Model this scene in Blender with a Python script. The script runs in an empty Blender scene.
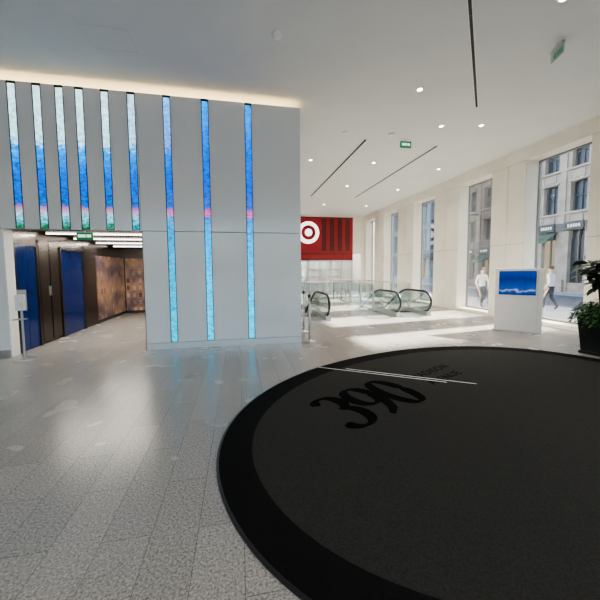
import bpy, math, random
from mathutils import Vector, Matrix, Quaternion
random.seed(7)
S = bpy.context.scene
COL = S.collection

# ------------------------------------------------------------------ materials
def new_mat(name):
    m = bpy.data.materials.new(name); m.use_nodes = True
    return m, m.node_tree.nodes, m.node_tree.links

def pbr(name, col, rough=0.5, metal=0.0, noise=0.0, nscale=8.0, bump=0.0, spec=0.5, emit=None, es=0.0):
    m, n, l = new_mat(name)
    b = n["Principled BSDF"]
    b.inputs["Roughness"].default_value = rough
    b.inputs["Metallic"].default_value = metal
    b.inputs["Specular IOR Level"].default_value = spec
    tc = n.new("ShaderNodeTexCoord"); nz = n.new("ShaderNodeTexNoise")
    nz.inputs["Scale"].default_value = nscale; nz.inputs["Detail"].default_value = 4
    l.new(tc.outputs["Object"], nz.inputs["Vector"])
    r = n.new("ShaderNodeValToRGB")
    a = max(0, 1 - noise); c2 = 1 + noise
    r.color_ramp.elements[0].color = (col[0]*a, col[1]*a, col[2]*a, 1)
    r.color_ramp.elements[1].color = (min(1, col[0]*c2), min(1, col[1]*c2), min(1, col[2]*c2), 1)
    r.color_ramp.elements[0].position = 0.3; r.color_ramp.elements[1].position = 0.7
    l.new(nz.outputs["Fac"], r.inputs["Fac"]); l.new(r.outputs["Color"], b.inputs["Base Color"])
    if bump > 0:
        bp = n.new("ShaderNodeBump"); bp.inputs["Strength"].default_value = bump; bp.inputs["Distance"].default_value = 0.01
        l.new(nz.outputs["Fac"], bp.inputs["Height"]); l.new(bp.outputs["Normal"], b.inputs["Normal"])
    if emit:
        b.inputs["Emission Color"].default_value = (*emit, 1); b.inputs["Emission Strength"].default_value = es
    return m

def emis(name, col, s):
    m, n, l = new_mat(name)
    n.remove(n["Principled BSDF"])
    e = n.new("ShaderNodeEmission"); e.inputs[0].default_value = (*col, 1); e.inputs[1].default_value = s
    l.new(e.outputs[0], n["Material Output"].inputs[0])
    return m

def glass(name, tint=(0.97, 0.99, 0.985), refl=0.04, k=.35):
    m, n, l = new_mat(name)
    n.remove(n["Principled BSDF"])
    t = n.new("ShaderNodeBsdfTransparent"); t.inputs[0].default_value = (*tint, 1)
    g = n.new("ShaderNodeBsdfGlossy"); g.inputs["Roughness"].default_value = 0.02
    lw = n.new("ShaderNodeLayerWeight"); lw.inputs[0].default_value = 0.3
    mt = n.new("ShaderNodeMath"); mt.operation = 'MULTIPLY_ADD'; mt.inputs[1].default_value = k; mt.inputs[2].default_value = refl
    mx = n.new("ShaderNodeMixShader")
    l.new(lw.outputs["Fresnel"], mt.inputs[0]); l.new(mt.outputs[0], mx.inputs[0])
    l.new(t.outputs[0], mx.inputs[1]); l.new(g.outputs[0], mx.inputs[2])
    l.new(mx.outputs[0], n["Material Output"].inputs[0])
    return m

def floor_mat():
    m, n, l = new_mat("granite_tiles")
    b = n["Principled BSDF"]
    tc = n.new("ShaderNodeTexCoord"); mp = n.new("ShaderNodeMapping")
    mp.inputs["Rotation"].default_value = (0, 0, math.radians(90))
    l.new(tc.outputs["Object"], mp.inputs[0])
    br = n.new("ShaderNodeTexBrick")
    br.inputs["Scale"].default_value = 1.0
    br.inputs["Brick Width"].default_value = 0.9; br.inputs["Row Height"].default_value = 0.26
    br.inputs["Mortar Size"].default_value = 0.0018; br.inputs["Mortar Smooth"].default_value = 0.2
    br.inputs["Color1"].default_value = (0.355, 0.340, 0.320, 1)
    br.inputs["Color2"].default_value = (0.310, 0.297, 0.280, 1)
    br.inputs["Mortar"].default_value = (0.13, 0.125, 0.12, 1)
    br.offset = 0.5
    l.new(mp.outputs[0], br.inputs["Vector"])
    nz = n.new("ShaderNodeTexNoise"); nz.inputs["Scale"].default_value = 75; nz.inputs["Detail"].default_value = 6; nz.inputs["Roughness"].default_value = 0.8
    l.new(tc.outputs["Object"], nz.inputs["Vector"])
    nb = n.new("ShaderNodeTexNoise"); nb.inputs["Scale"].default_value = 2.2
    l.new(tc.outputs["Object"], nb.inputs["Vector"])
    r = n.new("ShaderNodeValToRGB")
    r.color_ramp.elements[0].position = 0.38; r.color_ramp.elements[0].color = (0.42, 0.42, 0.42, 1)
    r.color_ramp.elements[1].position = 0.64; r.color_ramp.elements[1].color = (1.5, 1.49, 1.46, 1)
    l.new(nz.outputs["Fac"], r.inputs["Fac"])
    mx = n.new("ShaderNodeMix"); mx.data_type = 'RGBA'; mx.blend_type = 'MULTIPLY'; mx.inputs[0].default_value = 1.0
    l.new(br.outputs["Color"], mx.inputs[6]); l.new(r.outputs["Color"], mx.inputs[7])
    l.new(mx.outputs[2], b.inputs["Base Color"])
    rr = n.new("ShaderNodeMapRange"); rr.inputs[3].default_value = 0.19; rr.inputs[4].default_value = 0.32
    l.new(nb.outputs["Fac"], rr.inputs[0]); l.new(rr.outputs[0], b.inputs["Roughness"])
    bp = n.new("ShaderNodeBump"); bp.inputs["Strength"].default_value = 0.05; bp.inputs["Distance"].default_value = 0.003
    l.new(nz.outputs["Fac"], bp.inputs["Height"]); l.new(bp.outputs["Normal"], b.inputs["Normal"])
    return m

def led_mat():
    m, n, l = new_mat("led_screen")
    n.remove(n["Principled BSDF"])
    geo = n.new("ShaderNodeNewGeometry"); sp = n.new("ShaderNodeSeparateXYZ")
    l.new(geo.outputs["Position"], sp.inputs[0])
    nz = n.new("ShaderNodeTexNoise"); nz.inputs["Scale"].default_value = 7.0; nz.inputs["Detail"].default_value = 6
    mp = n.new("ShaderNodeMapping"); mp.inputs["Scale"].default_value = (2, 1, 3)
    l.new(geo.outputs["Position"], mp.inputs[0]); l.new(mp.outputs[0], nz.inputs["Vector"])
    zn = n.new("ShaderNodeMapRange"); zn.inputs[1].default_value = 0; zn.inputs[2].default_value = 4.7
    l.new(sp.outputs[2], zn.inputs[0])
    jit = n.new("ShaderNodeMath"); jit.operation = 'MULTIPLY_ADD'; jit.inputs[1].default_value = 0.06; jit.inputs[2].default_value = -0.03
    l.new(nz.outputs["Fac"], jit.inputs[0])
    ad = n.new("ShaderNodeMath"); ad.operation = 'ADD'
    l.new(zn.outputs[0], ad.inputs[0]); l.new(jit.outputs[0], ad.inputs[1])
    def ramp(stops):
        r = n.new("ShaderNodeValToRGB"); cr = r.color_ramp
        cr.elements[0].position = stops[0][0]; cr.elements[0].color = (*stops[0][1], 1)
        cr.elements[1].position = stops[-1][0]; cr.elements[1].color = (*stops[-1][1], 1)
        for p, c in stops[1:-1]:
            e = cr.elements.new(p); e.color = (*c, 1)
        l.new(ad.outputs[0], r.inputs["Fac"]); return r
    R = ramp([(0, (.0, .58, .85)), (.3, (.0, .48, .9)), (.49, (.0, .36, .85)), (.53, (.05, .2, .6)),
              (.555, (.7, .12, .3)), (.575, (.03, .12, .5)), (.68, (.0, .09, .62)), (.85, (.0, .17, .8)), (1, (.0, .32, .85))])
    L = ramp([(0, (.02, .12, .05)), (.485, (.02, .13, .05)), (.515, (.1, .45, .55)), (.54, (.3, .5, .6)), (.55, (.6, .2, .3)), (.57, (.0, .1, .45)),
              (.68, (.0, .12, .65)), (.77, (.0, .32, .9)), (.81, (.5, .85, .95)), (1, (.62, .9, .97))])
    fx = n.new("ShaderNodeMapRange"); fx.inputs[1].default_value = -2.2; fx.inputs[2].default_value = -0.9
    l.new(sp.outputs[0], fx.inputs[0])
    mx = n.new("ShaderNodeMix"); mx.data_type = 'RGBA'
    l.new(fx.outputs[0], mx.inputs[0]); l.new(L.outputs[0], mx.inputs[6]); l.new(R.outputs[0], mx.inputs[7])
    v = n.new("ShaderNodeMapRange"); v.inputs[1].default_value = .3; v.inputs[2].default_value = .7; v.inputs[3].default_value = 1.0; v.inputs[4].default_value = 2.5
    l.new(nz.outputs["Fac"], v.inputs[0])
    e = n.new("ShaderNodeEmission"); l.new(mx.outputs[2], e.inputs[0]); l.new(v.outputs[0], e.inputs[1])
    l.new(e.outputs[0], n["Material Output"].inputs[0])
    return m

def mural_mat():
    m, n, l = new_mat("city_mural")
    b = n["Principled BSDF"]; b.inputs["Roughness"].default_value = 0.3
    geo = n.new("ShaderNodeNewGeometry"); sp = n.new("ShaderNodeSeparateXYZ"); l.new(geo.outputs["Position"], sp.inputs[0])
    ad = n.new("ShaderNodeMath"); ad.operation = 'ADD'; l.new(sp.outputs[0], ad.inputs[0]); l.new(sp.outputs[1], ad.inputs[1])
    cb = n.new("ShaderNodeCombineXYZ"); l.new(ad.outputs[0], cb.inputs[0]); l.new(sp.outputs[2], cb.inputs[1])
    br = n.new("ShaderNodeTexBrick"); br.offset = 0.0
    br.inputs["Scale"].default_value = 1; br.inputs["Brick Width"].default_value = 0.2; br.inputs["Row Height"].default_value = 0.26
    br.inputs["Mortar Size"].default_value = 0.055
    br.inputs["Color1"].default_value = (0.04, 0.04, 0.06, 1); br.inputs["Color2"].default_value = (0.40, 0.30, 0.22, 1)
    br.inputs["Mortar"].default_value = (0.22, 0.145, 0.10, 1)
    l.new(cb.outputs[0], br.inputs["Vector"])
    nz = n.new("ShaderNodeTexNoise"); nz.inputs["Scale"].default_value = 1.6; l.new(cb.outputs[0], nz.inputs["Vector"])
    r = n.new("ShaderNodeValToRGB"); r.color_ramp.elements[0].color = (.4, .4, .6, 1); r.color_ramp.elements[1].color = (1.2, 1.05, .95, 1)
    r.color_ramp.elements[0].position = .36; r.color_ramp.elements[1].position = .6
    l.new(nz.outputs["Fac"], r.inputs[0])
    mx = n.new("ShaderNodeMix"); mx.data_type = 'RGBA'; mx.blend_type = 'MULTIPLY'; mx.inputs[0].default_value = 1
    l.new(br.outputs["Color"], mx.inputs[6]); l.new(r.outputs[0], mx.inputs[7])
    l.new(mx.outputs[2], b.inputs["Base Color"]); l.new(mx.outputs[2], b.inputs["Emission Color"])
    b.inputs["Emission Strength"].default_value = 0.3  # mural emits its own colour so that it looks lit
    return m

def kiosk_screen_mat():
    m, n, l = new_mat("kiosk_screen")
    n.remove(n["Principled BSDF"])
    geo = n.new("ShaderNodeNewGeometry"); sp = n.new("ShaderNodeSeparateXYZ"); l.new(geo.outputs["Position"], sp.inputs[0])
    nz = n.new("ShaderNodeTexNoise"); nz.inputs["Scale"].default_value = 7; l.new(geo.outputs["Position"], nz.inputs["Vector"])
    mr = n.new("ShaderNodeMapRange"); mr.inputs[1].default_value = .88; mr.inputs[2].default_value = 1.42
    l.new(sp.outputs[2], mr.inputs[0])
    a = n.new("ShaderNodeMath"); a.operation = 'MULTIPLY_ADD'; a.inputs[1].default_value = .35; a.inputs[2].default_value = -.17
    l.new(nz.outputs["Fac"], a.inputs[0])
    a2 = n.new("ShaderNodeMath"); a2.operation = 'ADD'; l.new(mr.outputs[0], a2.inputs[0]); l.new(a.outputs[0], a2.inputs[1])
    r = n.new("ShaderNodeValToRGB"); cr = r.color_ramp
    cr.elements[0].position = 0; cr.elements[0].color = (.0, .03, .2, 1)
    cr.elements[1].position = 1; cr.elements[1].color = (.01, .06, .36, 1)
    for p, c in [(.14, (.02, .10, .4, 1)), (.2, (.4, .42, .6, 1)), (.26, (.03, .10, .40, 1)), (.7, (.0, .03, .24, 1))]:
        e = cr.elements.new(p); e.color = c
    l.new(a2.outputs[0], r.inputs[0])
    e = n.new("ShaderNodeEmission"); e.inputs[1].default_value = 1.0
    l.new(r.outputs[0], e.inputs[0]); l.new(e.outputs[0], n["Material Output"].inputs[0])
    return m

M = dict(
    floor=floor_mat(), led=led_mat(), mural=mural_mat(), kscreen=kiosk_screen_mat(),
    ceil=pbr("ceiling_plaster", (.72, .73, .73), .6, noise=.02, nscale=1.5),
    panel=pbr("backpainted_glass_panel", (.76, .78, .79), .14, noise=.02, nscale=.8),
    cream=pbr("cream_marble", (.82, .775, .69), .25, noise=.05, nscale=2.0),
    white=pbr("white_paint", (.85, .85, .84), .4, noise=.02),
    steel=pbr("brushed_steel", (.55, .55, .55), .3, .9, noise=.05, nscale=30),
    dsteel=pbr("dark_bronze_steel", (.10, .085, .075), .25, .8, noise=.1, nscale=20),
    frame=pbr("window_frame_metal", (.3, .3, .3), .35, .6, noise=.05, nscale=20),
    black=pbr("black_rubber", (.012, .012, .012), .35, noise=.1, nscale=40),
    blackp=pbr("black_planter_paint", (.02, .02, .021), .3, noise=.1),
    dark=pbr("dark_gap", (.02, .02, .022), .6),
    joint=pbr("panel_joint", (.25, .26, .27), .6),
    blue=pbr("blue_elevator_glass", (.012, .028, .12), .12, .2, noise=.3, nscale=1.2, emit=(.01, .035, .2), es=.1),  # faint glow put into the door colour, the doors are no lamp
    rugb=pbr("rug_border", (.009, .009, .0095), .95, noise=.35, nscale=160, bump=.5, spec=.1),
    rugi=pbr("rug_field", (.034, .034, .031), .95, noise=.3, nscale=110, bump=.5, spec=.15),
    rugt=pbr("rug_letters", (.004, .004, .004), .95, noise=.3, nscale=110, spec=.05),
    pale=pbr("inlay_strip", (.8, .8, .77), .4, .1),
    glass=glass("window_glass"), rglass=glass("railing_glass", (.86, .93, .92), .1, .5),
    red=pbr("red_store_panel", (.28, .010, .018), .3, noise=.1, nscale=2, emit=(.6, .02, .03), es=.05),  # red lighting on the panel is partly put in as its own glow
    redd=pbr("dark_red", (.10, .008, .008), .4),
    logo=emis("logo_white", (1, .97, .95), 2.2),
    lamp=emis("lamp_warm", (1, .9, .75), 14), strip=emis("strip_light", (1, .95, .85), 6), cove=emis("cove_light", (1, .70, .32), 15),
    green=pbr("green_sign", (.01, .13, .06), .4, emit=(.02, .3, .12), es=.35),
    signw=emis("sign_letters", (.8, 1, .85), 1.2),
    leaf=pbr("broad_leaf", (.012, .04, .014), .35, noise=.35, nscale=9),
    ivy=pbr("ivy_leaf", (.03, .095, .022), .45, noise=.4, nscale=14),
    bark=pbr("bark", (.09, .06, .04), .8, noise=.3, nscale=30),
    soil=pbr("soil", (.03, .02, .015), .95, noise=.3, nscale=40, bump=.6),
    asphalt=pbr("asphalt", (.10, .10, .105), .85, noise=.2, nscale=30),
    walk=pbr("sidewalk_concrete", (.32, .31, .30), .8, noise=.1, nscale=6),
    stone=pbr("limestone", (.34, .285, .23), .8, noise=.2, nscale=1.5),
    brown=pbr("brownstone", (.22, .16, .12), .8, noise=.2, nscale=1.5),
    grey=pbr("grey_stone", (.26, .28, .30), .7, noise=.12, nscale=1.5),
    wdark=pbr("dark_window_glass", (.02, .03, .045), .06, .2, noise=.3, nscale=.7),
    wblue=pbr("blue_window_glass", (.13, .24, .32), .06, .4, noise=.3, nscale=.5),
    wtrim=pbr("street_window_trim", (.07, .07, .07), .5), awn=pbr("green_awning", (.03, .09, .06), .7, noise=.1),
    shopw=emis("shop_interior", (1, .8, .55), .5), signb=pbr("shop_sign_board", (.03, .035, .04), .5), signl=emis("shop_sign_letters", (1, .95, .85), 1.6),
    skin=pbr("skin", (.55, .33, .24), .5, noise=.05), hair=pbr("hair", (.03, .02, .015), .6, noise=.2, nscale=60),
    shirtw=pbr("white_shirt", (.55, .55, .55), .8, noise=.05), shirtn=pbr("navy_jacket", (.03, .04, .08), .8, noise=.1),
    trous=pbr("dark_trousers", (.03, .035, .05), .85, noise=.1),
    eye=pbr("eye_dark", (.02, .02, .02), .3), lip=pbr("lips", (.4, .15, .13), .5),
    escst=pbr("escalator_step", (.2, .2, .2), .4, .7, noise=.2, nscale=60),
)

# ------------------------------------------------------------------ mesh builder
class MB:
    def __init__(s): s.v, s.f, s.m, s.mats = [], [], [], []
    def mi(s, k):
        if k not in s.mats: s.mats.append(k)
        return s.mats.index(k)
    def face(s, pts, k):
        b = len(s.v); s.v += [tuple(p) for p in pts]; s.f.append(tuple(range(b, b+len(pts)))); s.m.append(s.mi(k))
    def box(s, x0, x1, y0, y1, z0, z1, k, mat=None):
        b = len(s.v)
        P = [(x0,y0,z0),(x1,y0,z0),(x1,y1,z0),(x0,y1,z0),(x0,y0,z1),(x1,y0,z1),(x1,y1,z1),(x0,y1,z1)]
        if mat: P = [tuple(mat @ Vector(p)) for p in P]
        s.v += P; i = s.mi(k)
        for q in [(0,3,2,1),(4,5,6,7),(0,1,5,4),(1,2,6,5),(2,3,7,6),(3,0,4,7)]:
            s.f.append(tuple(b+t for t in q)); s.m.append(i)
    def tube(s, pts, r, n, k, caps=True):
        pts = [Vector(p) for p in pts]; rs = r if isinstance(r, (list, tuple)) else [r]*len(pts)
        b = len(s.v); i = s.mi(k); up = None
        for j, p in enumerate(pts):
            d = (pts[min(j+1, len(pts)-1)] - pts[max(j-1, 0)])
            d = d.normalized() if d.length > 1e-9 else Vector((0,0,1))
            if up is None:
                a = Vector((1,0,0)) if abs(d.x) < .8 else Vector((0,1,0)); up = d.cross(a).normalized()
            else:
                up = (up - d*up.dot(d)).normalized()
            w = d.cross(up)
            for q in range(n):
                t = 2*math.pi*q/n; s.v.append(tuple(p + (up*math.cos(t) + w*math.sin(t))*rs[j]))
        for j in range(len(pts)-1):
            for q in range(n):
                a = b+j*n+q; c = b+j*n+(q+1) % n
                s.f.append((a, c, c+n, a+n)); s.m.append(i)
        if caps:
            s.f.append(tuple(b+q for q in reversed(range(n)))); s.m.append(i)
            e = b+(len(pts)-1)*n; s.f.append(tuple(e+q for q in range(n))); s.m.append(i)
    def lathe(s, c, prof, n, k, axis='Z'):
        b = len(s.v); i = s.mi(k)
        for (r, z) in prof:
            for q in range(n):
                t = 2*math.pi*q/n; s.v.append((c[0]+r*math.cos(t), c[1]+r*math.sin(t), c[2]+z))
        for j in range(len(prof)-1):
            for q in range(n):
                a = b+j*n+q; d = b+j*n+(q+1) % n
                s.f.append((a, d, d+n, a+n)); s.m.append(i)
        s.f.append(tuple(b+q for q in reversed(range(n)))); s.m.append(i)
        e = b+(len(prof)-1)*n; s.f.append(tuple(e+q for q in range(n))); s.m.append(i)
    def prism_yz(s, pts, x0, x1, k):
        n = len(pts); b = len(s.v); i = s.mi(k)
        s.v += [(x0, y, z) for y, z in pts] + [(x1, y, z) for y, z in pts]
        s.f.append(tuple(b+q for q in range(n))); s.m.append(i)
        s.f.append(tuple(b+n+q for q in reversed(range(n)))); s.m.append(i)
        for q in range(n):
            r = (q+1) % n; s.f.append((b+q, b+n+q, b+n+r, b+r)); s.m.append(i)
    def ball(s, c, rx, ry, rz, k, n=12, m=8):
        b = len(s.v); i = s.mi(k)
        for a in range(1, m):
            ph = math.pi*a/m
            for q in range(n):
                t = 2*math.pi*q/n
                s.v.append((c[0]+rx*math.sin(ph)*math.cos(t), c[1]+ry*math.sin(ph)*math.sin(t), c[2]+rz*math.cos(ph)))
        for a in range(m-2):
            for q in range(n):
                p0 = b+a*n+q; p1 = b+a*n+(q+1) % n
                s.f.append((p0, p0+n, p1+n, p1)); s.m.append(i)
        s.v.append((c[0], c[1], c[2]+rz)); t = len(s.v)-1
        s.v.append((c[0], c[1], c[2]-rz)); u = len(s.v)-1
        for q in range(n):
            s.f.append((t, b+q, b+(q+1) % n)); s.m.append(i)
            e = b+(m-2)*n; s.f.append((u, e+(q+1) % n, e+q)); s.m.append(i)
    def obj(s, name, smooth=False, parent=None, bevel=0.0, loc=None, rotz=None):
        me = bpy.data.meshes.new(name); me.from_pydata(s.v, [], s.f); me.update()
        for k in s.mats: me.materials.append(M[k])
        for p, i in zip(me.polygons, s.m): p.material_index = i; p.use_smooth = smooth
        o = bpy.data.objects.new(name, me); COL.objects.link(o)
        if bevel > 0:
            bv = o.modifiers.new("bevel", 'BEVEL'); bv.width = bevel; bv.segments = 2; bv.limit_method = 'ANGLE'
        if parent: o.parent = parent
        if loc: o.location = loc
        if rotz is not None: o.rotation_euler = (0, 0, rotz)
        return o

def empty(name, loc=(0,0,0), rotz=0):
    e = bpy.data.objects.new(name, None); e.empty_display_size = .2; COL.objects.link(e)
    e.location = loc; e.rotation_euler = (0, 0, rotz); return e

CE = 4.83      # ceiling
WY = 6.25      # feature wall plane
WT = 4.70
OX0, OX1, OZ = -3.95, -1.75, 2.24
RX = 7.8       # window wall
BY = 18.5
JD = .16       # depth of the feature wall

# ------------------------------------------------------------------ floor / ceiling
b = MB()
def fl(x0, x1, y0, y1): b.box(x0, x1, y0, y1, -.2, 0, 'floor')
fl(-7, 8.35, -6, 9.9); fl(-4.2, 1.25, 9.9, 12.2)
P1 = (1.4, 2.65); P2 = (4.8, 6.05)
fl(1.25, P1[0], 9.9, 15); fl(P1[1], P2[0], 9.9, 15); fl(P2[1], 8.35, 9.9, 15); fl(1.25, 8.35, 15, 22)
b.obj("floor")
b = MB()
b.box(-7, 8.5, -6, 22, CE, CE+.2, 'ceil')
b.obj("ceiling")

# escalator pits
for (a, c) in (P1, P2):
    b = MB()
    b.box(a-.05, a, 9.9, 15, -3.2, -.2, 'white'); b.box(c, c+.05, 9.9, 15, -3.2, -.2, 'white')
    b.box(a, c, 15, 15.05, -3.2, -.2, 'white'); b.box(a, c, 9.85, 9.9, -3.2, -.2, 'white'); b.box(a, c, 9.9, 15, -3.25, -3.2, 'floor')
    b.obj("escalator_pit")

# ------------------------------------------------------------------ feature wall with led strips
strips_x = [-4.78, -4.42, -4.06, -3.69, -3.32, -2.98, -2.67, -2.27, -1.84, -1.24, -.566, .232]
SW = .056
b = MB()
g = SW+.012
# upper row of panels, split by every strip
def row(x0, x1, z0, z1, xs):
    cur = x0
    for x in xs:
        if x-g > cur+.004: b.box(cur, x-g, WY, WY+.06, z0, z1, 'panel')
        cur = x+g
    if x1 > cur+.004: b.box(cur, x1, WY, WY+.06, z0, z1, 'panel')
row(-7, OX1-.004, OZ+.008, WT, [x for x in strips_x if x < OX1])
row(OX1+.004, 1.25, OZ+.008, WT, [x for x in strips_x if x > OX1])
row(OX1, 1.25, .13, OZ-.004, [x for x in strips_x if x > OX1])
row(-7, OX0-.012, .13, OZ-.004, [])
# core behind panels
b.box(-7, OX0-.013, WY+.06, WY+JD, 0, WT-.25, 'joint')
b.box(OX0, OX1, WY+.06, WY+JD, OZ+.007, WT-.25, 'joint')
b.box(OX1, 1.19, WY+.06, WY+JD, 0, WT-.25, 'joint')
b.box(-7, OX0-.25, WY+JD, WY+.4, 2.6, WT-.25, 'panel')
b.box(OX0-.25, OX1+.2, WY+JD, WY+.4, 2.6, WT-.25, 'panel'); b.box(OX1+.2, 1.19, WY+JD, WY+.4, 0, WT-.25, 'panel')
b.box(1.19, 1.25, WY+.06, BY, 0, WT, 'panel')
b.box(OX0-.001, OX1+.001, WY+.001, WY+JD, OZ-.0, OZ+.006, 'steel')
b.box(OX0-.012, OX0+.004, WY-.002, WY+JD+.05, 0, OZ, 'white')
b.box(OX1, OX1+.012, WY-.004, WY+JD, 0, OZ, 'dsteel')
b.obj("wall_feature")
b = MB()
b.box(-7, 1.19, WY+.4, WY+.46, WT-.3, CE, 'ceil')
b.obj("wall_cove_back")
b = MB()
b.box(-7, 1.17, WY+.2, WY+.32, WT-.25, WT-.22, 'cove')
b.obj("cove_lamp")
b = MB()
b.box(OX1+.012, 1.25, WY-.008, WY+.06, 0, .125, 'steel'); b.box(-7, OX0-.013, WY-.008, WY+.06, 0, .125, 'steel')
b.obj("baseboard_feature")
for x in strips_x:
    zb = .14 if x > OX1 else OZ+.02
    b = MB()
    b.box(x-g+.002, x-SW, WY-.004, WY+.055, zb-.01, WT, 'dark'); b.box(x+SW, x+g-.002, WY-.004, WY+.055, zb-.01, WT, 'dark')
    b.box(x-SW, x+SW, WY+.008, WY+.05, zb, WT-.04, 'led')
    b.box(x-SW, x+SW, WY-.004, WY+.05, WT-.04, WT-.0, 'dark')
    b.obj("led_light_strip")

# ------------------------------------------------------------------ elevator lobby
b = MB()
b.box(-4.2, -4.0, WY+JD, 12, 0, 2.6, 'dsteel'); b.obj("wall_elevator_left")
b = MB(); b.box(OX1, OX1+.2, WY+JD, 12, 0, 2.6, 'dsteel'); b.obj("wall_elevator_right")
b = MB(); b.box(-4.2, OX1+.2, 12, 12.2, 0, 2.6, 'dsteel'); b.obj("wall_elevator_back")
b = MB(); b.box(-4.0, OX1, WY+JD, 12.0, 2.3, 2.5, 'dsteel'); b.obj("ceiling_elevator_lobby")
LX = -3.998
for (y0, y1) in ((6.52, 7.12), (8.0, 9.0)):
    b = MB(); 
    b.box(LX, -3.985, y0, (y0+y1)/2-.004, .01, 2.0, 'blue'); b.box(LX, -3.985, (y0+y1)/2+.004, y1, .01, 2.0, 'blue')
    b.box(LX, -3.955, y0-.05, y0, 0, 2.05, 'dsteel'); b.box(LX, -3.955, y1, y1+.05, 0, 2.05, 'dsteel'); b.box(LX, -3.955, y0-.05, y1+.05, 2.0, 2.06, 'dsteel')
    b.obj("elevator_door")
b = MB()
for y0 in (7.22, 7.58, 9.1, 9.42):
    b.box(LX, -3.97, y0, y0+.32, .06, 2.15, 'dsteel')
b.box(-3.97, -3.955, 7.5, 7.56, 1.0, 1.2, 'steel')
b.obj("elevator_wall_panel")
b = MB(); b.box(LX, -3.97, 9.8, 11.95, .1, 1.95, 'mural'); b.box(-3.95, -1.8, 11.97, 11.998, .1, 1.95, 'mural'); b.obj("wall_mural")
for y in (7.4, 8.5, 9.7, 10.9):
    b = MB(); b.box(-3.9, -1.85, y-.03, y+.03, 2.28, 2.3, 'strip'); b.obj("ceiling_light_bar")
b = MB()
b.box(-2.87, -2.6, WY+.08, WY+.11, 2.08, 2.21, 'green'); b.tube([(-2.73, WY+.1, 2.2), (-2.73, WY+.1, 2.24)], .01, 8, 'steel')
b.box(-2.84, -2.72, WY+.072, WY+.08, 2.12, 2.17, 'signw'); b.box(-2.7, -2.63, WY+.072, WY+.08, 2.12, 2.17, 'signw')
b.obj("exit_sign")

# ------------------------------------------------------------------ window wall
wins = [(-3.2, -1.55), (-.3, 1.35), (2.7, 4.35), (5.74, 7.36), (8.52, 10.02), (11.42, 12.97), (14.35, 15.88), (17.1, 18.35)]
WTOP = 4.47; TH = .5
b = MB()
b.box(RX, RX+TH, -6, BY, WTOP, CE, 'cream')
prev = -6
for (y0, y1) in wins:
    n = 2 if y0-prev > 1 else 1
    b.box(RX+.02, RX+TH, prev, y0, 0, WTOP, 'cream')
    w = (y0-prev)/n
    for i in range(n):
        a = prev+i*w + (.007 if i else 0); c = prev+(i+1)*w - (.007 if i < n-1 else 0)
        for (z0, z1) in ((.0, 2.2), (2.212, WTOP-.01)):
            b.box(RX, RX+.02, a, c, z0, z1, 'cream')
    b.box(RX+.014, RX+.0199, prev, y0, .0, WTOP, 'joint')
    b.box(RX, RX+TH, y0, y1, 0, .1, 'cream')
    prev = y1
b.box(RX, RX+TH, prev, BY, 0, WTOP, 'cream')
b.obj("wall_right")
for i, (y0, y1) in enumerate(wins):
    b = MB(); x = RX+TH-.06
    for (a, c, z0, z1) in ((y0, y0+.03, .1, WTOP), (y1-.03, y1, .1, WTOP), (y0, y1, .1, .15), (y0, y1, WTOP-.04, WTOP)):
        b.box(x-.03, x+.03, a, c, z0, z1, 'frame')
    b.box(x-.006, x+.006, y0+.03, y1-.03, .15, WTOP-.04, 'glass')
    b.obj("window_%d" % (i+1))
# remaining room shell
b = MB(); b.box(-7.2, -7, -6, WY+.06, 0, CE, 'cream'); b.obj("wall_left")
b = MB()
b.box(-7, 8.3, -6.2, -6, 4.4, CE, 'cream')
for x in (-7, -3.2, .4, 4.1, 7.5): b.box(x, x+.4, -6.2, -6, 0, 4.4, 'cream')
b.obj("wall_rear")
for i, x in enumerate((-6.6, -2.8, .8, 4.5)):
    b = MB(); x1 = (-3.2, .4, 4.1, 7.5)[i]
    b.box(x, x1, -6.11, -6.09, 0, 4.4, 'glass'); b.box((x+x1)/2-.03, (x+x1)/2+.03, -6.14, -6.06, 0, 4.4, 'frame'); b.box(x, x1, -6.14, -6.06, 2.4, 2.46, 'frame')
    b.obj("window_%d" % (20+i))

# ------------------------------------------------------------------ far end: red storefront
b = MB()
b.box(1.25, 7.0, BY, BY+.2, CE-.12, CE, 'cream'); b.box(7.0, 8.3, BY, BY+.2, 2.5, CE, 'cream'); b.box(7.55, 8.3, BY, BY+.2, 0, 2.5, 'cream')
b.box(1.25, 8.3, 22, 22.2, 0, CE, 'white'); b.box(8.3, 8.5, BY, 22, 0, CE, 'white')
b.obj("wall_back")
b = MB()
b.box(1.3, 7.0, BY-.02, BY+.1, 2.1, CE-.12, 'red')
for z in (2.1, 2.45, 4.62): b.box(1.3, 7.0, BY-.06, BY-.02, z, z+.05, 'redd')
for x in (5.0, 5.5, 6.0, 6.5): b.box(x, x+.3, BY-.03, BY-.02, 2.65, 4.6, 'redd')
b.obj("red_store_sign_band")
b = MB()
def disc(cx, cz, r, y0, y1, k, n=40):
    pts = []
    for q in range(n):
        t = 2*math.pi*q/n; pts.append((cx+r*math.cos(t), cz+r*math.sin(t)))
    bb = len(b.v); i = b.mi(k)
    b.v += [(x, y0, z) for x, z in pts] + [(x, y1, z) for x, z in pts]
    b.f.append(tuple(bb+q for q in range(n))); b.m.append(i)
    for q in range(n):
        r2 = (q+1) % n; b.f.append((bb+q, bb+r2, bb+n+r2, bb+n+q)); b.m.append(i)
disc(4.15, 3.75, .66, BY-.12, BY-.03, 'logo'); disc(4.15, 3.75, .44, BY-.14, BY-.11, 'red'); disc(4.15, 3.75, .22, BY-.16, BY-.13, 'logo')
b.obj("round_store_emblem")
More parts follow.
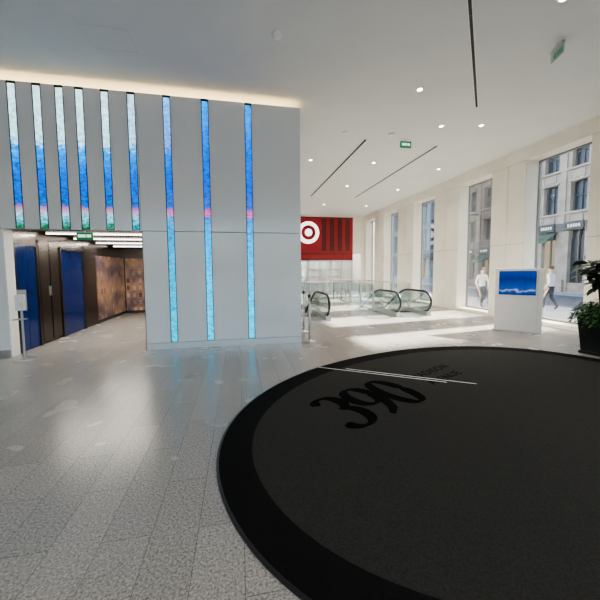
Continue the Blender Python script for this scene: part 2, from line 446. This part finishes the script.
for i, x in enumerate((1.3, 2.72, 4.15, 5.58)):
    b = MB()
    b.box(x, x+.05, BY, BY+.08, 0, 2.1, 'steel'); b.box(x+1.37, x+1.42, BY, BY+.08, 0, 2.1, 'steel'); b.box(x, x+1.42, BY, BY+.08, 2.0, 2.1, 'steel')
    b.box(x+.69, x+.73, BY, BY+.08, 0, 2.0, 'steel'); b.box(x+.05, x+1.37, BY+.03, BY+.05, .05, 2.0, 'rglass')
    b.tube([(x+.62, BY-.05, .8), (x+.62, BY-.05, 1.4)], .015, 8, 'steel'); b.tube([(x+.8, BY-.05, .8), (x+.8, BY-.05, 1.4)], .015, 8, 'steel')
    b.obj("door_%d" % (i+1))
b = MB()
for x in (2, 3.4, 4.8, 6.2):
    b.box(x, x+1.0, 21.5, 21.9, 0, 2.2, 'white')
    for z in (.5, 1.0, 1.5): b.box(x+.05, x+.95, 21.45, 21.55, z, z+.03, 'red')
b.obj("store_shelving")

# ------------------------------------------------------------------ escalators
def escalator(name, xl, xr, y):
    e = empty(name, (0, 0, 0))
    path = []
    for q in range(0, 13):
        t = math.radians(-100 - q*(170/12.0)); 
        path.append((y+.42+.34*math.cos(t)*1.15, .45+.33*math.sin(t)))
    path = [(y+.62, .12)] + path
    flat = [(y+.9, .785), (y+1.5, .78), (y+1.8, .72)]
    slope = [(y+2.1, .58), (y+6.0, .58-3.9*.577)]
    rail = path + flat + slope
    for xs in (xl, xr):
        b = MB(); b.tube([(xs, p, z) for p, z in rail], .036, 10, 'black'); b.obj("handrail", True, e)
        b = MB()
        poly = path[1:] + flat + slope + [(y+6.0, -1.95), (y+2.0, .12), (y+.4, .12)]
        b.prism_yz(poly, xs-.006, xs+.006, 'rglass'); b.obj("balustrade_glass", False, e)
        b = MB(); b.prism_yz([(y+.12, .001), (y+.16, .14), (y+1.8, .14), (y+2.1, .06), (y+6.0, -2.2), (y+6.0, -2.6), (y+1.3, -.0+.001)], xs-.07, xs+.07, 'steel'); b.obj("skirt", False, e)
    b = MB(); b.box(xl+.07, xr-.07, y+.15, y+1.25, .002, .02, 'steel')
    for q in range(24): b.box(xl+.09+q*(xr-xl-.18)/24, xl+.1+q*(xr-xl-.18)/24, y+.95, y+1.25, .02, .026, 'dark')
    b.obj("landing_plate", False, e)
    b = MB()
    for q in range(11):
        yy = y+1.25+q*.4; z = .0 - max(0, q-1)*.23
        b.box(xl+.08, xr-.08, yy, yy+.4, z-.2, z, 'escst'); b.box(xl+.08, xr-.08, yy, yy+.03, z-.002, z+.004, 'pale')
    b.obj("steps", False, e)
escalator("escalator", P2[0]+.1, P2[1]-.1, 8.75)
escalator("escalator", P1[0]+.1, P1[1]-.1, 8.55)

def guard(pts):
    b = MB(); 
    for (p, q) in zip(pts[:-1], pts[1:]):
        p = Vector((*p, 0)); q = Vector((*q, 0)); L = (q-p).length; n = max(1, round(L/1.2)); d = (q-p)/n
        b.tube([p+Vector((0,0,.98)), q+Vector((0,0,.98))], .025, 8, 'steel')
        for i in range(n+1):
            a = p+d*i; b.box(a.x-.02, a.x+.02, a.y-.02, a.y+.02, 0, .98, 'steel')
        nrm = Vector((-d.y, d.x, 0)).normalized()*.006
        for i in range(n):
            a = p+d*(i+.04); c = p+d*(i+.96)
            b.face([a-nrm+Vector((0,0,.08)), c-nrm+Vector((0,0,.08)), c-nrm+Vector((0,0,.94)), a-nrm+Vector((0,0,.94))], 'rglass')
    b.obj("glass_railing")
guard([(P2[0]-.08, 10.4), (P2[0]-.08, 15.15), (P2[1]+.08, 15.15), (P2[1]+.08, 10.4)])
guard([(P1[1]+.08, 10.4), (P1[1]+.08, 15.15), (P1[0], 15.15)])
guard([(P1[1]+.2, 13.0), (P2[0]-.2, 13.0)])

# ------------------------------------------------------------------ ceiling fixtures
def slot(p, q, w=.05):
    p = Vector(p); q = Vector(q); L = (q-p).length; a = math.atan2(q.y-p.y, q.x-p.x)
    mt = Matrix.Translation((p.x, p.y, 0)) @ Matrix.Rotation(a, 4, 'Z')
    b = MB(); b.box(0, L, -w/2, w/2, CE-.006, CE+.01, 'dark', mt)
    b.box(0, L, -w/2-.012, -w/2, CE-.01, CE+.01, 'white', mt); b.box(0, L, w/2, w/2+.012, CE-.01, CE+.01, 'white', mt)
    for i in range(int(L/.5)): b.tube([mt @ Vector((.25+i*.5, 0, CE-.002)), mt @ Vector((.25+i*.5, 0, CE-.012))], .014, 8, 'dsteel')
    b.obj("ceiling_track_slot")
slot((1.2, 1.75), (4.88, 5.81), .04); slot((3.26, 7.73), (3.26, 13.9), .07); slot((5.33, 7.79), (5.33, 13.8), .07)
DL = [(5.6, 6.5), (3.36, 5.45), (4.2, 9.3), (4.0, 3.36), (4.7, 6.7), (2.2, 9.4), (6.6, 9.5), (2.2, 12), (4.3, 12), (6.6, 12.2), (4.3, 15.5), (6.6, 15.5),  # besides the visible fittings, extra downlights are added as fill light
      (-2.4, .9), (.4, -.6), (2.2, -1), (5, .3), (-5.2, 1.0), (0, -3.5), (4.5, -3.5), (-4, -3)]
for (x, y) in DL:
    b = MB()
    b.lathe((x, y, CE-.012), [(.05, .004), (.075, 0), (.08, .012)], 20, 'white')
    b.lathe((x, y, CE-.014), [(.045, 0), (.045, .006)], 16, 'lamp')
    o = b.obj("recessed_downlight", True)
    ld = bpy.data.lights.new("downlight_lamp", 'SPOT'); ld.energy = 145 if y > 4 else 120; ld.spot_size = math.radians(130); ld.spot_blend = 1; ld.shadow_soft_size = .12; ld.color = (1, .89, .75)
    ld.specular_factor = .4
    lo = bpy.data.objects.new("downlight_lamp", ld); COL.objects.link(lo); lo.location = (x, y, CE-.06); lo.parent = o
for (x, y) in ((3.75, 7.3), (2.6, 7.4), (.6, 4.6)):
    b = MB(); b.lathe((x, y, CE-.05), [(.03, 0), (.06, .01), (.075, .03), (.08, .05)], 20, 'white'); b.obj("smoke_detector", True)
b = MB(); b.box(4.14, 4.44, 7.55, 7.59, CE-.2, CE-.04, 'green'); b.tube([(4.29, 7.57, CE-.05), (4.29, 7.57, CE)], .01, 8, 'steel')
b.box(4.18, 4.31, 7.54, 7.55, CE-.15, CE-.09, 'signw'); b.box(4.33, 4.40, 7.54, 7.55, CE-.15, CE-.09, 'signw'); b.obj("exit_sign")
b = MB(); b.box(-.13, .13, -.012, .012, -.2, -.06, 'rglass'); b.box(-.13, .13, -.02, .02, -.06, -.03, 'steel'); b.tube([(0, 0, -.05), (0, 0, 0)], .01, 8, 'steel'); b.box(-.1, .02, -.016, -.012, -.17, -.09, 'green'); b.box(.04, .1, -.016, -.012, -.17, -.09, 'green')
b.obj("exit_sign", loc=(4.72, 4.02, CE), rotz=math.radians(72))
b = MB()
for (x0, x1, y0, y1) in ((-2.05, -1.45, 4.9, 4.904), (-2.05, -1.45, 5.35, 5.354), (-2.05, -2.046, 4.9, 5.35), (-1.454, -1.45, 4.9, 5.35)):
    b.box(x0, x1, y0, y1, CE-.002, CE, 'steel')
b.obj("ceiling_access_panel")

# ------------------------------------------------------------------ oval rug
RC = Vector((2.84, 2.92)); RA, RB, RT = 3.12, 2.19, math.radians(19.5)
def ell(a, c, z, n=128, cx=RC.x, cy=RC.y, th=RT):
    out = []
    for q in range(n):
        t = 2*math.pi*q/n; ct, st = math.cos(t), math.sin(t)
        u = a*math.copysign(abs(ct)**.96, ct); v = c*math.copysign(abs(st)**.96, st)
        out.append((cx+u*math.cos(th)-v*math.sin(th), cy+u*math.sin(th)+v*math.cos(th), z))
    return out
rug = empty("oval_entrance_rug")
b = MB(); n = 128
rings = [ell(RA, RB, .0), ell(RA, RB, .010), ell(RA-.02, RB-.02, .014)]
def bridge(r0, r1, k):
    for q in range(n): b.face([r0[q], r0[(q+1) % n], r1[(q+1) % n], r1[q]], k)
bridge(rings[0], rings[1], 'black'); bridge(rings[1], rings[2], 'black')
r3 = ell(RA-.28, RB-.28, .014); bridge(rings[2], r3, 'rugb')
b.obj("border", False, rug)
b = MB(); b.face(r3, 'rugi'); b.obj("field", False, rug)
TO = Vector((1.43, 3.22)); TA = math.radians(26)
def uv2w(u, v, z=.016):
    c, s_ = math.cos(TA), math.sin(TA); return (TO.x+u*c-v*s_, TO.y+u*s_+v*c, z)
NST = [0]
def stroke(pts, cx, cy, h):
    NST[0] += 1; zz = .0155+NST[0]*.0003
    P = [Vector((p[0]*.82, p[1])) for p in pts]; L, R = [], []
    for i, p in enumerate(P):
        d = (P[min(i+1, len(P)-1)]-P[max(i-1, 0)]).normalized(); nn = Vector((-d.y, d.x))
        w = .028+.068*abs(d.y)**1.5
        if i in (0, len(P)-1): w *= .6
        L.append(p+nn*w); R.append(p-nn*w)
    for i in range(len(P)-1):
        b.face([uv2w(cx+q.x*h, cy+q.y*h, zz) for q in (L[i], R[i], R[i+1], L[i+1])], 'rugt')
def arc(cx, cy, rx, ry, a0, a1, n=20):
    return [(cx+rx*math.cos(math.radians(a0+(a1-a0)*i/n)), cy+ry*math.sin(math.radians(a0+(a1-a0)*i/n))) for i in range(n+1)]
b = MB(); H = .76
stroke(arc(0, .25, .24, .23, 160, -80, 22), -.44, 0, H); stroke(arc(0, -.2, .28, .27, 85, -160, 24), -.44, 0, H)
stroke(arc(0, .18, .25, .30, 0, 360, 36), 0, 0, H); stroke([(.27, .2), (.27, .05), (.22, -.15), (.1, -.35), (-.1, -.48)], 0, 0, H)
stroke(arc(0, 0, .26, .48, 0, 360, 40), .44, 0, H)
b.obj("lettering_390", False, rug)
for j, t in enumerate(("MADISON", "AVENUE")):
    cu = bpy.data.curves.new("txt", 'FONT'); cu.body = t; cu.size = .19; cu.extrude = .0008; cu.space_character = 1.1
    to = bpy.data.objects.new("lettering_%s" % t.lower(), cu); COL.objects.link(to); to.data.materials.append(M['rugt'])
    to.location = uv2w(1.02, .06-j*.26, .0155); to.rotation_euler = (0, 0, TA); to.parent = rug
b = MB()
for (p, q) in (((1.168, 4.50), (2.645, 3.53)), ((1.544, 4.345), (2.98, 3.40))):  # two thin pale strips laid across the rug
    p = Vector(p); q = Vector(q); d = (q-p).normalized(); nn = Vector((-d.y, d.x))*.01
    b.face([(*(p-nn), .019), (*(q-nn), .019), (*(q+nn), .019), (*(p+nn), .019)], 'pale')
b.obj("pale_strips", False, rug)

# ------------------------------------------------------------------ info kiosk
kp = Vector((6.13, 6.5)); kq = Vector((6.74, 5.80)); kd = kq-kp; W = kd.length
k = empty("information_kiosk", (kp.x, kp.y, 0), math.atan2(kd.y, kd.x))
b = MB(); b.box(0, W, 0, .12, .02, 1.50, 'white'); b.obj("body", False, k, bevel=.008)
b = MB(); b.box(-.03, W+.03, -.05, .2, 0, .02, 'steel'); b.obj("base", False, k)
b = MB(); b.box(.08, W-.13, -.012, 0, .88, 1.44, 'dark'); b.obj("bezel", False, k)
b = MB(); b.box(.085, W-.135, -.016, -.012, .885, 1.435, 'kscreen'); b.obj("screen", False, k)
b = MB(); b.box(W+.003, W+.02, -.01, .13, .02, 1.50, 'rglass'); b.box(W-.1, W-.095, -.004, 0, .03, 1.49, 'steel'); b.box(.08+.27, .082+.27, -.02, -.016, .885, 1.435, 'dark'); b.box(.08+.5, .082+.5, -.02, -.016, .885, 1.435, 'dark'); b.obj("glass_edge", False, k)

# ------------------------------------------------------------------ planter
pl = empty("potted_plant", (6.22, 4.16, 0), math.radians(10))
b = MB(); b.box(-.27, .27, -.27, .27, 0, .05, 'blackp'); 
v = [(-.25, -.25, .05), (.25, -.25, .05), (.25, .25, .05), (-.25, .25, .05), (-.31, -.31, .7), (.31, -.31, .7), (.31, .31, .7), (-.31, .31, .7)]
for q in [(0,1,5,4),(1,2,6,5),(2,3,7,6),(3,0,4,7),(0,3,2,1)]: b.face([v[t] for t in q], 'blackp')
b.box(-.32, .32, -.32, -.28, .68, .72, 'blackp'); b.box(-.32, .32, .28, .32, .68, .72, 'blackp'); b.box(-.32, -.28, -.28, .28, .68, .72, 'blackp'); b.box(.28, .32, -.28, .28, .68, .72, 'blackp')
b.box(-.28, .28, -.28, .28, .62, .66, 'soil'); b.obj("planter_box", False, pl)
def leaf(b, base, d, L, W, k, droop=.35, n=5):
    d = Vector(d).normalized(); side = d.cross(Vector((0,0,1)))
    side = side.normalized() if side.length > .05 else Vector((1,0,0))
    side = (side + Vector((random.uniform(-.4,.4), random.uniform(-.4,.4), random.uniform(-.4,.4)))).normalized()
    base = Vector(base); rows = []
    for i in range(n+1):
        t = i/n; w = W*math.sin(math.pi*min(1, t*.9+.06))**.8*(1-.25*t) if i < n else .002
        c = base + d*L*t + Vector((0,0,-droop*L*t*t))
        rows.append((c-side*w+Vector((0,0,w*.25)), c, c+side*w+Vector((0,0,w*.25))))
    for i in range(n):
        a, c = rows[i], rows[i+1]
        b.face([a[0], a[1], c[1], c[0]], k); b.face([a[1], a[2], c[2], c[1]], k)
b = MB()
for st in range(13):
    a = st*.483+random.uniform(-.2, .2); r = random.uniform(.08, .16); hx = random.uniform(.95, 1.3)
    tx, ty = r*math.cos(a), r*math.sin(a); ex, ey = tx*3.0, ty*3.0
    b.tube([(tx, ty, .62), (tx*1.6, ty*1.6, .62+hx*.5), (ex, ey, .62+hx*.9)], [.018, .013, .008], 6, 'bark')
    for q in range(10):
        t = .5+.5*q/9
        px, py = tx*1.6+(ex-tx*1.6)*(t-.5)*2, ty*1.6+(ey-ty*1.6)*(t-.5)*2
        pz = .62+hx*(.5+.4*(t-.5)*2)
        an = q*2.4+st; el = random.uniform(-.1, .8)
        leaf(b, (px, py, pz), (math.cos(an)*math.cos(el), math.sin(an)*math.cos(el), math.sin(el)), random.uniform(.28, .40), random.uniform(.065, .09), 'leaf', .5)
b.obj("broad_leaves", True, pl)
b = MB()
for q in range(60):
    an = random.uniform(0, 6.28); r0 = random.uniform(.05, .3)
    L = random.uniform(.2, .45); p0 = Vector((r0*math.cos(an), r0*math.sin(an), .68)); out = Vector((math.cos(an), math.sin(an), 0))
    pts = [p0, p0+out*(.36-r0)*.7+Vector((0,0,random.uniform(.12, .28))), p0+out*(.44-r0)+Vector((0,0,.06)), p0+out*(.5-r0)+Vector((0,0,-L*.4))]
    b.tube(pts, .004, 4, 'ivy')
    for s_ in range(14):
        t = s_/13*2.99; i = int(t); f = t-i; p = pts[i].lerp(pts[i+1], f)
        a2 = random.uniform(0, 6.28)
        leaf(b, p, (math.cos(a2)+out.x*.6, math.sin(a2)+out.y*.6, random.uniform(-.3, .7)), random.uniform(.06, .1), random.uniform(.022, .035), 'ivy', .4, 3)
b.obj("trailing_ivy", True, pl)

# ------------------------------------------------------------------ sanitizer stand, stanchion
b = MB()
b.lathe((-3.62, 6.02, 0), [(.15, 0), (.15, .012), (.03, .025)], 28, 'steel')
b.tube([(-3.62, 6.02, .02), (-3.62, 6.02, 1.1)], .018, 12, 'steel')
b.box(-3.68, -3.56, 5.96, 6.04, .86, 1.12, 'white'); b.box(-3.66, -3.58, 5.93, 5.96, .9, 1.0, 'white'); b.box(-3.70, -3.54, 5.90, 6.03, .70, .715, 'steel')
b.box(-3.69, -3.55, 6.04, 6.055, .84, 1.2, 'steel')
b.obj("hand_sanitizer_stand", bevel=.004)
for (x, y) in ((1.42, 6.24), (1.52, 7.3)):
    b = MB(); b.lathe((x, y, 0), [(.13, 0), (.13, .015), (.05, .03), (.02, .05)], 24, 'steel')
    b.tube([(x, y, .04), (x, y, .95)], .02, 12, 'steel'); b.lathe((x, y, .93), [(.03, 0), (.035, .03), (.03, .06), (.01, .075)], 16, 'black')
    b.obj("stanchion_post", True)

# ------------------------------------------------------------------ exterior
GZ = -.15
b = MB(); b.box(8.35, 13.5, -30, 70, GZ-.2, GZ, 'walk'); b.box(19.5, 22, -30, 70, GZ-.2, GZ, 'walk'); b.obj("sidewalk")
b = MB(); b.box(13.5, 19.5, -30, 70, GZ-.3, GZ-.02, 'asphalt'); b.obj("road")
b = MB(); b.box(-30, 8.34, -30, -6.3, GZ-.2, GZ, 'walk'); b.obj("plaza")
def facade(y0, y1, h, bays, fh, wall, win, gh=3.2, x=22, pw=.55, sh=.9, detail=True):
    b = MB()
    b.box(x+.35, x+3, y0, y1, GZ, h, win)
    bw = (y1-y0)/bays
    for i in range(bays+1):
        c = y0+i*bw; b.box(x, x+.4, max(y0, c-bw*pw/2), min(y1, c+bw*pw/2), GZ, h, wall)
        if detail:
            b.box(x-.12, x, max(y0, c-bw*.1), min(y1, c+bw*.1), gh+.15, h-.4, wall)
            b.box(x-.2, x, max(y0, c-bw*.14), min(y1, c+bw*.14), GZ, .7, wall)
    z = gh
    while z < h-.5:
        zt = min(z+fh, h-.3)
        b.box(x+.03, x+.4, y0, y1, z, z+sh, wall); b.box(x-.16, x+.03, y0, y1, z+sh-.14, z+sh, wall)
        for i in range(bays):
            c = y0+(i+.5)*bw; hw = bw*(1-pw)/2
            b.box(x+.28, x+.36, c-.04, c+.04, z+sh, zt, 'wtrim'); b.box(x+.28, x+.36, c-hw, c+hw, z+sh+(fh-sh)*.5, z+sh+(fh-sh)*.5+.06, 'wtrim')
            b.box(x+.26, x+.36, c-hw, c-hw+.07, z+sh, zt, 'wtrim'); b.box(x+.26, x+.36, c+hw-.07, c+hw, z+sh, zt, 'wtrim')
            if detail:
                b.box(x-.14, x+.2, c-hw-.12, c+hw+.12, z+fh-.02, z+fh+.1, wall)
                b.box(x-.05, x+.03, c-hw*.7, c+hw*.7, z+.2, z+sh-.25, wall)
        z += fh
    b.box(x-.5, x+.4, y0, y1, h-.3, h, wall); b.box(x-.3, x+.4, y0, y1, h-.5, h-.3, wall)
    if detail:
        t = y0+.15
        while t < y1-.15: b.box(x-.42, x, t, t+.16, h-.62, h-.45, wall); t += .42
    b.box(x-.22, x+.1, y0, y1, gh-.35, gh+.15, 'wtrim')
    for i in range(bays):
        c = y0+(i+.5)*bw; hw = bw*(1-pw)/2
        b.box(x+.3, x+.345, c-hw, c+hw, .5, gh-.9, 'shopw' if i % 2 else win)
        b.box(x+.2, x+.36, c-.04, c+.04, GZ, gh-.35, 'wtrim')
        if detail:
            b.box(x-.3, x-.22, c-hw-.1, c+hw+.1, gh-.35, gh+.2, 'signb')
            t = c-hw+.1
            while t < c+hw-.15: b.box(x-.32, x-.3, t, t+.09, gh-.18, gh+.02, 'signl'); t += .17
        if i % 2 and detail:
            b.face([(x-.02, c-hw-.2, gh-.4), (x-.02, c+hw+.2, gh-.4), (x-1.0, c+hw+.2, gh-.95), (x-1.0, c-hw-.2, gh-.95)], 'awn')
            b.face([(x-1.0, c-hw-.2, gh-.95), (x-1.0, c+hw+.2, gh-.95), (x-1.0, c+hw+.2, gh-1.15), (x-1.0, c-hw-.2, gh-1.15)], 'awn')
    b.box(x+.1, x+.4, y0, y1, GZ, .5, wall)
    b.obj("street_building")
facade(-12, 8.4, 26, 9, 2.9, 'stone', 'wdark'); facade(8.5, 15.8, 9.6, 4, 2.6, 'brown', 'wdark', pw=.5); facade(15.9, 21.5, 10.4, 3, 2.9, 'stone', 'wdark', gh=4.4, pw=.45); facade(21.6, 31, 11.0, 5, 2.8, 'brown', 'wdark', pw=.5); facade(31.1, 66, 12, 16, 3, 'grey', 'wblue', pw=.25, sh=.6, detail=False)  # first block, out of view, made tall to keep sun off the rug
# street lamps
for y in (8.5, 17.0):
    b = MB(); b.lathe((13.1, y, GZ), [(.16, 0), (.16, .2), (.09, .35), (.07, 1.0), (.05, 4.6)], 16, 'wtrim')
    b.tube([(13.1, y, 4.4), (13.1, y, 4.75), (13.5, y, 4.95), (14.3, y, 4.9)], .04, 8, 'wtrim'); b.box(14.0, 14.6, y-.1, y+.1, 4.8, 4.9, 'wtrim')
    b.obj("street_lamp")

# ------------------------------------------------------------------ pedestrians
def person(loc, yaw, shirt, sw=1.0, hs=1.0, long_hair=False):
    root = empty("pedestrian", loc, yaw)
    V = [((0,0,.93),(.145,.10)), ((0,0,1.12),(.125,.09)), ((0,0,1.32),(.16,.105)), ((0,.005,1.44),(.07,.06)), ((0,.015,1.50),(.052,.055)),
         ((0,.03,1.57),(.068,.085)), ((0,.03,1.645),(.078,.098)), ((0,.02,1.70),(.06,.075))]
    E = [(i, i+1) for i in range(7)]
    hands = []
    for sgn in (1, -1):
        f = sgn*sw
        i0 = len(V)
        V += [((sgn*.175,0,1.385),(.062,.062)), ((sgn*.215,-.10*f,1.11),(.042,.042)), ((sgn*.215,-.02*f-.0+.08,.88),(.028,.03)), ((sgn*.212,-.0*f+.11,.80),(.016,.038))]
        E += [(2, i0), (i0, i0+1), (i0+1, i0+2), (i0+2, i0+3)]
        hands.append((sgn, Vector((sgn*.212, .11, .80))))
        j0 = len(V)
        V += [((sgn*.09,0,.86),(.095,.10)), ((sgn*.095,.16 if f > 0 else .02,.50),(.062,.065)), ((sgn*.095,(.17 if f > 0 else -.22),.10 if f > 0 else .13),(.042,.045)),
              ((sgn*.10,(.31 if f > 0 else -.11),.035 if f > 0 else .04),(.04,.03))]
        E += [(0, j0), (j0, j0+1), (j0+1, j0+2), (j0+2, j0+3)]
    me = bpy.data.meshes.new("body"); me.from_pydata([v[0] for v in V], E, []); 
    o = bpy.data.objects.new("body_src", me); COL.objects.link(o)
    o.modifiers.new("skin", 'SKIN'); sd = o.modifiers.new("sub", 'SUBSURF'); sd.levels = 2; sd.render_levels = 2
    for i, v in enumerate(V):
        me.skin_vertices[0].data[i].radius = v[1]; me.skin_vertices[0].data[i].use_root = (i == 0)
    dg = bpy.context.evaluated_depsgraph_get(); dg.update()
    nm = bpy.data.meshes.new_from_object(o.evaluated_get(dg)); bpy.data.objects.remove(o)
    nm.materials.clear()
    for kk in (shirt, 'trous', 'skin', 'black'): nm.materials.append(M[kk])
    for p in nm.polygons:
        c = p.center; p.use_smooth = True
        if c.z > 1.46 or (abs(c.x) > .15 and c.z < .9): p.material_index = 2
        elif c.z < .09: p.material_index = 3
        elif c.z < .95 and abs(c.x) < .19: p.material_index = 1
        else: p.material_index = 0
    bo = bpy.data.objects.new("body", nm); COL.objects.link(bo); bo.parent = root
    b = MB()
    for sgn, h in hands:
        for q, (dy, L) in enumerate(((-.03, .055), (-.01, .07), (.01, .075), (.03, .068))):
            p = h+Vector((0, dy, .01)); b.tube([p, p+Vector((-sgn*.004, .004, -L*.5)), p+Vector((-sgn*.018, .006, -L))], [.009, .008, .006], 6, 'skin')
        p = h+Vector((0, .035, .05)); b.tube([p, p+Vector((-sgn*.01, .028, -.02)), p+Vector((-sgn*.018, .035, -.05))], [.011, .009, .007], 6, 'skin')
    b.ball((0, .015, 1.675), .088, .108, .085, 'hair')
    if long_hair: b.ball((0, -.045, 1.58), .08, .06, .13, 'hair')
    b.ball((0, .128, 1.60), .013, .018, .022, 'skin', 8, 6)
    for s_ in (-1, 1):
        b.ball((s_*.03, .117, 1.625), .012, .008, .008, 'eye', 8, 6); b.ball((s_*.082, .03, 1.61), .012, .022, .032, 'skin', 8, 6)
    b.ball((0, .115, 1.56), .024, .01, .007, 'lip', 8, 6)
    b.obj("head_and_hands_detail", True, root)
    root.scale = (hs, hs, hs)
person((10.1, 11.4, GZ), math.radians(170), 'shirtw', 1, .97)
person((12.2, 10.2, GZ), math.radians(10), 'shirtw', -1, 1.0)
person((15.9, 11.0, GZ-.02), math.radians(185), 'shirtn', 1, .98, True)
person((10.9, 11.6, GZ), math.radians(175), 'shirtn', -1, 1.0)

# ------------------------------------------------------------------ lights
def area(name, loc, size, sy, e, col, rot=(0,0,0)):
    ld = bpy.data.lights.new(name, 'AREA'); ld.shape = 'RECTANGLE'; ld.size = size; ld.size_y = sy; ld.energy = e; ld.color = col
    o = bpy.data.objects.new(name, ld); COL.objects.link(o); o.location = loc; o.rotation_euler = rot; return o
area("store_ceiling_lamp", (4, 20.5, CE-.1), 4, 2, 450, (1, .95, .9))
for y in (7.4, 9.7): area("elevator_lobby_lamp", (-2.87, y, 2.26), 2.0, .07, 70, (1, .93, .82))
sun = bpy.data.lights.new("sun", 'SUN'); sun.energy = 44; sun.angle = math.radians(2.0); sun.color = (1, .92, .8)
so = bpy.data.objects.new("sun", sun); COL.objects.link(so)
so.rotation_euler = Vector((1, .15, .76)).to_track_quat('Z', 'Y').to_euler()
w = bpy.data.worlds.new("world"); S.world = w; w.use_nodes = True
nt = w.node_tree; bg = nt.nodes["Background"]
sk = nt.nodes.new("ShaderNodeTexSky"); sk.sky_type = 'NISHITA'; sk.sun_disc = False; sk.sun_elevation = math.radians(42); sk.sun_rotation = math.radians(83); sk.dust_density = 3
nt.links.new(sk.outputs[0], bg.inputs[0]); bg.inputs[1].default_value = 1.15
try:
    S.view_settings.look = 'AgX - Medium High Contrast'
except Exception:
    pass

# ------------------------------------------------------------------ camera
cd = bpy.data.cameras.new("camera"); cd.sensor_width = 36; cd.lens = 18.6; cd.shift_y = -.0138; cd.clip_end = 300
co = bpy.data.objects.new("camera", cd); COL.objects.link(co)
R = Matrix.Rotation(math.radians(-11.1), 4, 'Z') @ Matrix.Rotation(math.radians(86), 4, 'X') @ Matrix.Rotation(math.radians(-.4), 4, 'Z')
co.matrix_world = Matrix.Translation((0, 0, 1.5)) @ R
S.camera = co
